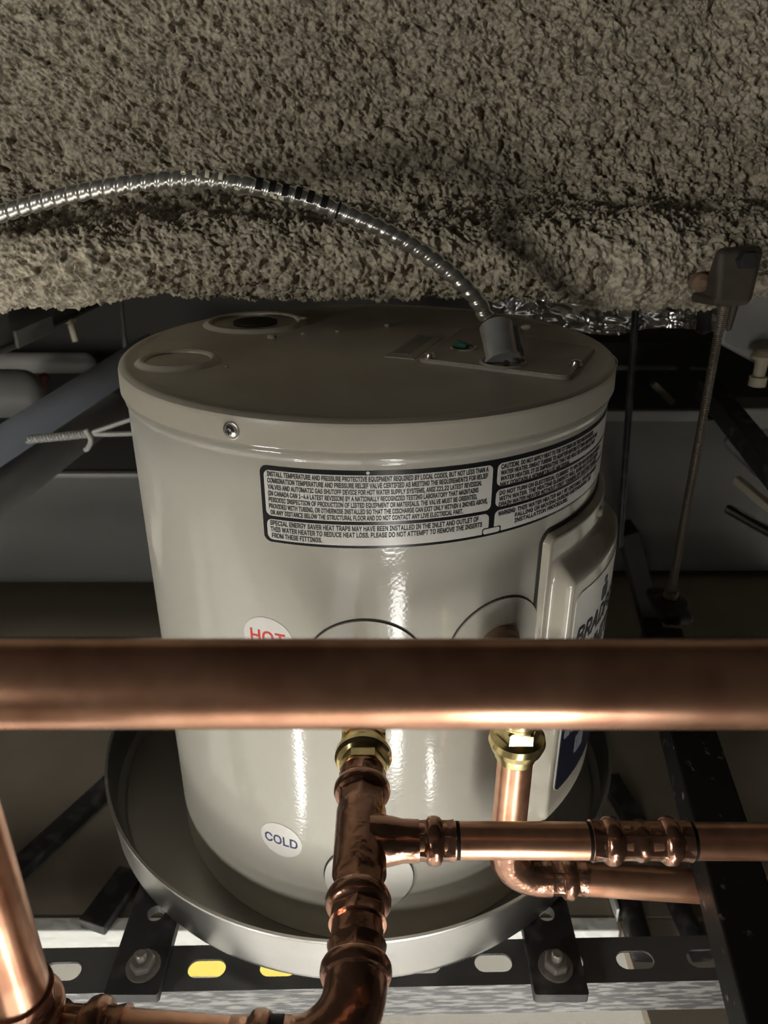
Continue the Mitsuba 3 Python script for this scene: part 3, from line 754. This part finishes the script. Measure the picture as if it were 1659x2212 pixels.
# tee: back mouth at .415, front mouth at .293; branch to the right
tee = part(run, 'tee', cat(fitting(None, '', A(.398), F_, R1, tail=.035, spin=PI / 6), fitting(None, '', A(.286), -F_, R1, tail=.035, spin=PI / 6),
                           lathe([(0, R1 * 1.12), (.006, R1 * 1.1), (.014, R1 * 1.0), (.020, R2 * 1.16), (.030, R2 * 1.13)], A(.343) + [0.006, 0, 0], [1, 0, 0], 48),
                           fitting(None, '', A(.343) + [.0575, 0, 0], [-1, 0, 0], R2, tail=.012)), 'm_copper_fitting', 25, 'copper press tee with its branch to the right')
part(tee, 'black_mark', lathe([(0, R2 * 1.136), (.0045, R2 * 1.136)], A(.343) + [.0235, 0, 0], [1, 0, 0], 40), 'm_marker')
part(run, 'pipe', pipe_mesh(A(.30), A(.250), R1), 'm_copper_fitting')
# the branch
BX0 = A(.343)[0]
def B(x): return np.array([x, .343 - .002 * x, zr + 0.0005 - .002 * x])
part(run, 'pipe', pipe_mesh(B(BX0 + .03), B(0.150), R2), 'm_copper', label='copper branch pipe to the right of the tee')
cx0 = P(1276, 1815, y=.343)[0]; cx1 = P(1487, 1818, y=.343)[0]
cpl = part(run, 'coupling', fitting(None, '', B(cx0), [1, 0, 0], R2, both=cx1 - cx0), 'm_copper_fitting', 25, 'copper press coupling on the branch pipe')
part(run, 'pipe', pipe_mesh(B(cx1 - .025), B(0.75), R2), 'm_copper')
for x in (BX0 + .0585, cx0 - .0026, cx1 + .0004):
    part(run, 'depth_mark', lathe([(0, R2 * 1.012), (.0022, R2 * 1.012)], B(x), [1, 0, 0], 40), 'm_marker', label='black insertion mark on the pipe')
# elbow turning left
yE, zE, rbend = .2255, zr - .010, .0265
th_ = np.linspace(0, PI / 2, 22)
E0 = np.array([XR(.27), yE + rbend, zr])
arc = np.stack([E0[0] - rbend + rbend * np.cos(th_), E0[1] - rbend * np.sin(th_), zr + (zE - zr) * th_ / (PI / 2)], 1)
arc = np.vstack([E0 + [0, .004, 0], arc, arc[-1] + [-.004, 0, 0]])
part(run, 'elbow', cat(tube(arc, R1 * 1.13, 48), fitting(None, '', A(.2735), F_, R1, tail=.0004, spin=PI / 6, short=2), fitting(None, '', arc[-1] + [-.0295, 0, 0], [1, 0, 0], R1, tail=.001, spin=PI / 6)), 'm_copper_fitting', 25, 'copper press elbow turning left at the bottom')
LX, CY = P(40, 2143, y=.2345)[0], .2345
part(run, 'pipe', pipe_mesh(arc[-1] + [-.012, 0, 0], [LX, CY, zE], R1), 'm_copper')
part(run, 'black_mark', lathe([(0, R1 * 1.14), (.006, R1 * 1.14)], arc[-1] + [-.0100, 0, 0], [1, 0, 0], 40), 'm_marker')
part(run, 'corner_fitting', cat(fitting(None, '', [LX + .046, CY - .003, zE], [-1, .06, 0], R1, tail=.03), fitting(None, '', [LX, CY, zE + .0335], [0, 0, -1], R1, tail=.02, up=(0, 1, 0)), ball_hull([[LX, CY, zE]], [R1 * 1.13], 32)), 'm_copper_fitting', 25)
part(run, 'riser', pipe_mesh([LX, CY, zE + .01], [LX - .001, CY + .003, 0.45], R1), 'm_copper', label='upright copper pipe at the left edge')

# the relief valve with its discharge pipe
rv = thing('relief_valve', 'brass relief valve fitting with copper discharge pipe dropping and turning right behind the tee branch', 'pipe')
pv, nv = polar(29.0, -0.3760, R)
VX, VY = 0.105, 0.474
vc = np.array([VX, VY, -0.380])
part(rv, 'nipple', pipe_mesh(pv + nv * .003, vc, .0125), 'm_rust')
part(wh, 'bushing', lathe([(0, .0215), (.004, .0215), (.006, .0195), (.0065, .013)], pv, nv, 40), 'm_rust', label='brown bushing in the right escutcheon')
part(rv, 'valve_body', cat(lathe([(-.002, .010), (0, .0185), (.030, .0185), (.034, .0150)], vc + [0, 0, .014], [0, 0, -1], 40), ball_hull([vc, vc + [0, 0, -.02]], [.018, .016], 24)), 'm_brass')
part(rv, 'brass_adapter', lathe([(0, .0155), (.003, .0180), (.012, .0185), (.0145, .0215), (.020, .0225), (.026, .0205), (.0285, .0170), (.036, .0168), (.0375, .0150)], vc + [0, 0, -.020], [0, 0, -1], 48, [0, 1, 1, 0, 0, 0, .5, .5, 0]), 'm_brass', 25, 'brass press adapter on the discharge pipe')
zd, rbd = -0.573, .034
part(rv, 'drop_pipe', pipe_mesh(vc + [0, 0, -.05], [VX, VY, zd + rbd], R1), 'm_copper')
arc2 = np.stack([VX + rbd - rbd * np.cos(th_), VY + 0 * th_, zd + rbd - rbd * np.sin(th_)], 1)
arc2 = np.vstack([[VX, VY, zd + rbd + .01], arc2, arc2[-1] + [.006, 0, 0]])
part(rv, 'elbow', cat(tube(arc2, R1 * 1.13, 48), fitting(None, '', arc2[-1] + [.030, 0, -.0005], [-1, 0, 0], R1, tail=.002)), 'm_copper_fitting', 25, 'copper press elbow above the pan rim')
part(rv, 'discharge_pipe', pipe_mesh(arc2[-1] + [.01, 0, 0], arc2[-1] + [.60, -.012, -.040], R1), 'm_copper')

# ------------------------------------------------------------------ supports
TOPR = -0.7215
yaw = math.radians(1.2)
def railpt(x, y, z): return np.array([x * math.cos(yaw) - y * math.sin(yaw), .497 + x * math.sin(yaw) + y * math.cos(yaw), TOPR + z])
def rail_mesh(m):
    v = m.vertices
    m.vertices = np.stack([v[:, 0] * math.cos(yaw) - v[:, 1] * math.sin(yaw), .497 + v[:, 0] * math.sin(yaw) + v[:, 1] * math.cos(yaw), TOPR + v[:, 2]], 1)
    return m
sl0 = P(1375, 2083, z=TOPR)[0]
slp = .0702
plate = rrect(-1.3, -.0235, 1.3, .0235, .0025)
for k in range(-22, 17):
    x = sl0 + k * slp
    if abs(x) < 1.25:
        plate = plate.difference(rrect(x - .0185, -.0105, x + .0185, .0085, .0094))
rl = thing('slotted_rail', 'grey slotted steel rail across the bottom carrying the drain pan', 'rail')
part(rl, 'slotted_face', rail_mesh(extrude(plate, -.0028, 0)), 'm_rail', False)
part(rl, 'front_leg', rail_mesh(slab([-1.3, -.0235, -.043], [1.3, -.0207, -.0015])), 'm_rail', False, label='front face of the rail, painted paler with mottled reflections')
part(rl, 'rear_leg', rail_mesh(slab([-1.3, .0207, -.012], [1.3, .0235, -.0015])), 'm_rail', False)
rl2 = solo('rear_rail', slab([-1.3, 1.02, TOPR - .041], [1.3, 1.061, TOPR]), 'm_rail', 'rear steel rail under the far side of the drain pan', 'rail', smooth=False)
for u, lab in ((305, 'left black steel strap bolted over the slotted rail under the drain pan'), (1198, 'right black steel strap bolted over the slotted rail under the drain pan')):
    t = thing('steel_strap', lab, 'bracket')
    x = P(u, 2080, z=-.714)[0]
    zt = -0.7105
    y0 = P(u, 2149, z=zt)[1]
    hole = Point(x + .001, y0 + .085).buffer(.009)
    part(t, 'plate', extrude(rrect(x - .0255, y0, x + .0255, 1.05, .003).difference(hole), TOPR, zt), 'm_black_steel', False)
    bx = P(u + (5 if u < 800 else 2), 2088, z=zt)
    bt_ = part(t, 'bolt', lathe([(0, .0052), (.018, .0052), (.0195, .0042), (.0195, .001)], [bx[0], bx[1], zt], [0, 0, 1], 28), 'm_nut')
    part(bt_, 'hex_nut', lathe([(.0024, .0105), (.0032, .0118), (.0105, .0118), (.0115, .0100), (.0115, .004)], [bx[0], bx[1], zt], [0, 0, 1], 36, [.9, 1, 1, .7, 0], .26), 'm_nut', 20)
    part(bt_, 'washer', lathe([(0, .0165), (.0024, .0165), (.0026, .0155), (.0026, .004)], [bx[0], bx[1], zt], [0, 0, 1], 36), 'm_nut')

# black strut on the right, hung from the beam by a threaded rod
sd = thing('black_strut', 'long black steel strut running away on the right above the slotted rail', 'strut')
zS = -0.528
pa, pb = P(1436, 1372, z=zS), P(1625, 1995, z=zS)
du = unit(pb - pa)
sa, sb = pa - du * .02, pb + du * .55
part(sd, 'channel', bar(sa + [0, 0, -.019], sb + [0, 0, -.019], .047, .038, .0025), 'm_black_worn')
def threaded(p0, p1, r, pitch=.0022):
    L = np.linalg.norm(np.subtract(p1, p0))
    s = np.arange(0, L, pitch / 5)
    tt = np.arange(16) * 2 * PI / 16
    rr = r + .0005 * np.sin(2 * PI * (s[:, None] / pitch + tt[None] / (2 * PI)))
    return tube(np.asarray(p0) + s[:, None] * unit(np.subtract(p1, p0)), rr, 16)
rx, ry = P(1510, 950, y=.84)[:2]
trd = thing('threaded_rod', 'upright threaded rod on the right, hanging from the beam clamp to the black strut', 'rod')
part(trd, 'rod', threaded([rx, ry, -.535], [rx, ry, -.115], .0047), 'm_rod', True)
part(trd, 'nut', lathe([(0, .0085), (.001, .0098), (.009, .0098), (.010, .0085)], [rx, ry, -.512], [0, 0, 1], 36, [.8, 1, 1, .8]), 'm_rod')
part(trd, 'saddle', cat(lathe([(0, .022), (.003, .022), (.005, .017), (.008, .012)], [rx, ry, -.520], [0, 0, 1], 36), ball_hull([[rx - .012, ry - .03, -.524], [rx + .012, ry - .03, -.524], [rx - .012, ry + .03, -.524], [rx + .012, ry + .03, -.524]], [.008] * 4)), 'm_black_steel')
bc = thing('beam_clamp', 'dark cast beam clamp with set screw on the right end of the beam flange', 'clamp')
c = P(1580, 598, y=.772)
part(bc, 'body', cat(ball_hull([c + [-.012, 0, .020], c + [.018, 0, .022], c + [-.010, .02, -.018], c + [.020, .02, -.018], c + [-.008, 0, -.02], c + [.016, 0, -.02]], [.007] * 6), ball_hull([c + [-.016, .05, -.026], c + [-.010, .0, -.022], c + [.012, .0, -.022], c + [.012, .05, -.026]], [.006] * 4)), 'm_clamp', 35)
part(bc, 'set_screw', cat(lathe([(0, .0085), (.012, .0085), (.0125, .0065)], c + [.006, -.006, .016], [0, -1, .1], 6)), 'm_dark', False)
part(bc, 'hook', ball_hull([c + [.014, .012, -.02], c + [.012, .012, -.052]], [.0045, .003]), 'm_clamp')
part(bc, 'rusty_bolt', lathe([(0, .009), (.009, .009), (.010, .007), (.012, .004)], P(1516, 610, y=.785) + [0, .01, 0], [0, -1, -.1], 24), 'm_rust', 30, 'rust coloured bolt head beside the clamp')
solo('black_stud', cat(lathe([(0, .0085), (.030, .0085), (.031, .007)], P(1523, 660, y=.93), [0, -.25, -1], 24), lathe([(.031, .005), (.033, .0045), (.034, .002)], P(1523, 660, y=.93), [0, -.25, -1], 16)), 'm_dark', 'short black stud hanging left of the threaded rod just under the beam', 'bolt')

# ------------------------------------------------------------------ the dark space behind
def cyl2(a, b, r, n=32, rnd=False):
    m = pipe_mesh(a, b, r, n)
    return ball_hull([a, b], [r, r], 32) if rnd else m


# left
ja, jb_ = P(0, 766, z=-.30), P(185, 676, z=-.30)
jd = unit(jb_ - ja)
t = thing('steel_joist', 'grey steel joist running away at the upper left under the beam', 'joist')
part(t, 'web', bar(ja - jd * .5 + [-.012, 0, .06], jb_ + jd * .7 + [-.012, 0, .06], .012, .12, .002), 'm_galv_dull')
part(t, 'flange', bar(ja - jd * .5 + [-.022, 0, .003], jb_ + jd * .7 + [-.022, 0, .003], .045, .008, .002), 'm_duct_edge')
pA = P(70, 712, z=-.245)
for (u, v, w_) in ((75, 715, .07), (18, 740, .03)):
    p_ = P(u, v, y=1.32)
    part(t, 'clip', bar(p_ - jd * w_, p_ + jd * w_, .006, .03, .003), 'm_pipe_grey')
solo('hanging_bolt', cat(threaded(P(150, 688, y=1.55), P(164, 738, y=1.55), .0065, .006), lathe([(-.004, .014), (.004, .014)], P(150, 692, y=1.55), [0, 0, 1], 24, [1, 1])), 'm_tan', 'short pale threaded bolt hanging under the grey joist at the upper left', 'bolt')
solo('hanger_wire', cyl2(P(258, 620, y=1.5), P(275, 790, y=1.5), .0045), 'm_galv_dull', 'thin upright rod just left of the heater lid', 'rod')
solo('grey_conduit', cyl2(P(-90, 784, y=1.75), P(185, 784, y=1.75), .0235, rnd=True), 'm_pipe_grey', 'short blurred grey pipe lying level at the left under the joist', 'pipe')
solo('round_duct', cyl2(P(-200, 1092, y=.95), P(330, 750, y=1.40), .026), 'm_pipe_blue', 'long blue-grey round pipe running away diagonally left of the heater', 'pipe')
solo('round_duct', cyl2(P(-200, 1215, y=.9), P(240, 880, y=1.39), .033), 'm_galv_dull', 'dull grey round duct below the blue-grey pipe at the left', 'duct')
solo('grey_tank_end', cyl2(P(-60, 850, y=1.45), P(45, 850, y=1.5), .048, rnd=True), 'm_galv_dull', 'rounded grey end of a pipe at the left edge above the blue-grey pipe', 'pipe')
solo('red_cap', ball_hull([P(84, 838, y=1.6), P(96, 815, y=1.6)], [.016, .010], 16), 'm_red_dark', 'small dark red cap beside the blue-grey pipe', 'cap')
t = thing('twisted_wire', 'pale twisted wire tied left of the heater, splitting into two strands', 'wire')
w0, w1 = P(60, 950, y=1.0), P(190, 937, y=1.0)
k_ = np.linspace(0, 1, 90)[:, None]
for s_ in (0, PI):
    hel = w0 + (w1 - w0) * k_ + np.stack([0 * k_[:, 0], .0034 * np.cos(k_[:, 0] * 60 + s_), .0034 * np.sin(k_[:, 0] * 60 + s_)], 1)
    part(t, 'strand', tube(hel, .0030, 8), 'm_galv_dull')
part(t, 'branch', tube([w1, P(235, 922, y=1.0), P(330, 890, y=1.0)], .0033, 10, spline=8), 'm_galv_dull')
part(t, 'branch', tube([w1, P(235, 938, y=1.0), P(330, 935, y=1.0)], .0036, 10, spline=8), 'm_galv_dull')
part(t, 'tie', tube([w1 + [0, -.006, .008], P(196, 950, y=.995), P(190, 968, y=.995), P(183, 972, y=.995)], .0036, 10, spline=8), 'm_pipe_grey')
# ducts
zt1, zt2 = P(200, 1022, y=1.45)[2], P(1420, 893, y=1.5)[2]
t = thing('rectangular_duct', 'dark rectangular sheet metal duct behind the heater at the left', 'duct')
part(t, 'casing', rounded([-2.2, 1.45, CEIL_Z + .024], [0.0, 2.3, zt1], .004), 'm_duct')
part(t, 'seam', rounded([P(110, 1022, y=1.44)[0], 1.435, zt1 - .006], [-0.0, 1.452, zt1 + .005], .003), 'm_duct_edge')
t = thing('rectangular_duct', 'dark rectangular sheet metal duct behind the threaded rod at the right', 'duct')
part(t, 'casing', rounded([0.03, 1.50, CEIL_Z + .024], [1.0, 2.2, zt2 - .012], .004), 'm_duct')
part(t, 'seam', rounded([0.03, 1.485, zt2 - .014], [P(1515, 893, y=1.5)[0], 1.505, zt2 + .011], .004), 'm_galv_dull')
# right
solo('thin_rod', cyl2(P(1378, 600, y=1.1), P(1338, 1180, y=1.1), .0052), 'm_black_steel', 'thin dark upright rod close to the right of the heater lid', 'rod')
solo('small_pipe', cyl2(P(1330, 798, y=1.9), P(1455, 799, y=1.9), .010, rnd=True), 'm_white', 'short blurred pale pipe right of the heater lid', 'pipe')
solo('small_pipe', cyl2(P(1496, 803, y=1.9), P(1536, 806, y=1.9), .012, rnd=True), 'm_white', 'stub of pale pipe just left of the threaded rod', 'pipe')
solo('small_pipe', cyl2(P(1462, 868, y=1.8), P(1720, 872, y=1.8), .010), 'm_white', 'level pale pipe behind the threaded rod', 'pipe')
solo('tan_bar', bar(P(1410, 828, y=1.6), P(1452, 870, y=1.6), .02, .014), 'm_tan', 'short tan bar sloping down between the two pale pipes at the right', 'bar')
solo('angle_bar', bar(P(1525, 835, y=1.35), P(1700, 1052, y=1.05), .035, .035), 'm_black_steel', 'black angle bar sloping down at the right edge behind the threaded rod', 'bar')
solo('grey_bracket', rounded([P(1568, 928, y=1.40)[0], 1.40, P(1568, 928, y=1.40)[2]], [1.1, 1.48, P(1568, 882, y=1.40)[2]], .006), 'm_pipe_grey', 'grey metal box behind the black angle bar at the right edge', 'box')
solo('grey_bracket', ball_hull([P(1578, 955, y=1.3), P(1640, 1020, y=1.25), P(1600, 960, y=1.32)], [.012, .010, .012]), 'm_galv_dull', 'small pale metal lug under the black angle bar', 'bracket')
solo('shiny_pipe', cyl2(P(1575, 1100, y=1.2), P(1720, 1180, y=1.05), .009), 'm_steel_bright', 'thin shiny metal pipe at the right edge halfway down', 'pipe')
solo('tan_bar', bar(P(1590, 1035, y=1.22), P(1690, 1120, y=1.12), .014, .014), 'm_tan', 'short tan bar above the thin shiny pipe', 'bar')
t = thing('hanger_bracket', 'grey galvanized bracket at the right edge beside the beam clamp', 'bracket')
q = [P(u, v, y=1.02) for u, v in ((1592, 640), (1760, 600), (1760, 800), (1640, 778), (1560, 735))]
part(t, 'plate', ball_hull(q, [.006] * 5), 'm_galv_dull')
part(t, 'bolt', cat(lathe([(0, .008), (.006, .015), (.010, .015), (.011, .008), (.034, .0075), (.034, .011), (.046, .011)], P(1650, 758, y=.99), [0, 0, -1], 24)), 'm_tan')
solo('dark_strip', bar(P(1352, 1140, y=1.15), P(1425, 1420, y=1.15), .05, .03), 'm_dark', 'dark strip behind the right side of the heater cover', 'bar')  # plain dark strip set behind the cover
# crumpled foil
fx, fy = np.meshgrid(np.linspace(0.17, 0.78, 180), np.linspace(0, 1, 60), indexing='ij')
fz = -0.150 - .115 * fy
q = np.stack([fx, 0 * fx, fz], -1)
fo = meshkit.noise(q / .024, 5) * .016 + np.abs(meshkit.noise(q / .013, 6) - .5) * .011
v = np.stack([fx, 1.25 + .035 * fy - fo + .03 * np.sin(fx * 30), fz], -1)
v2 = v[:, ::-1] + [0, .004, 0]
solo('crumpled_foil', grid_close(np.concatenate([v, v2], 1)), 'm_foil', 'crumpled shiny foil insulation hanging under the beam behind the heater', 'foil', smooth=25)
# bars lying low
for a, b, w_, l in (((350, 1590), (20, 1895), .03, 'black bar lying on the ceiling tiles left of the drain pan'), ((285, 1885), (198, 2004), .036, 'black bar behind the slotted rail left of the drain pan'),
                    ((1315, 1680), (1385, 1800), .03, 'black bar on the ceiling tiles right of the drain pan'), ((1352, 1920), (1392, 2066), .03, 'left of two dark pipes behind the slotted rail at the right'), ((1452, 1925), (1518, 2066), .035, 'right of two dark pipes behind the slotted rail at the right')):
    pa, pb = P(*a, z=CEIL_Z + .014), P(*b, z=CEIL_Z + .014)
    if 'pipes' in l:
        solo('dark_pipe', cyl2(pa, pb, .014), 'm_black_steel', l, 'pipe')
    else:
        solo('black_bar', bar(pa, pb, w_, .016), 'm_black_steel', l, 'bar')
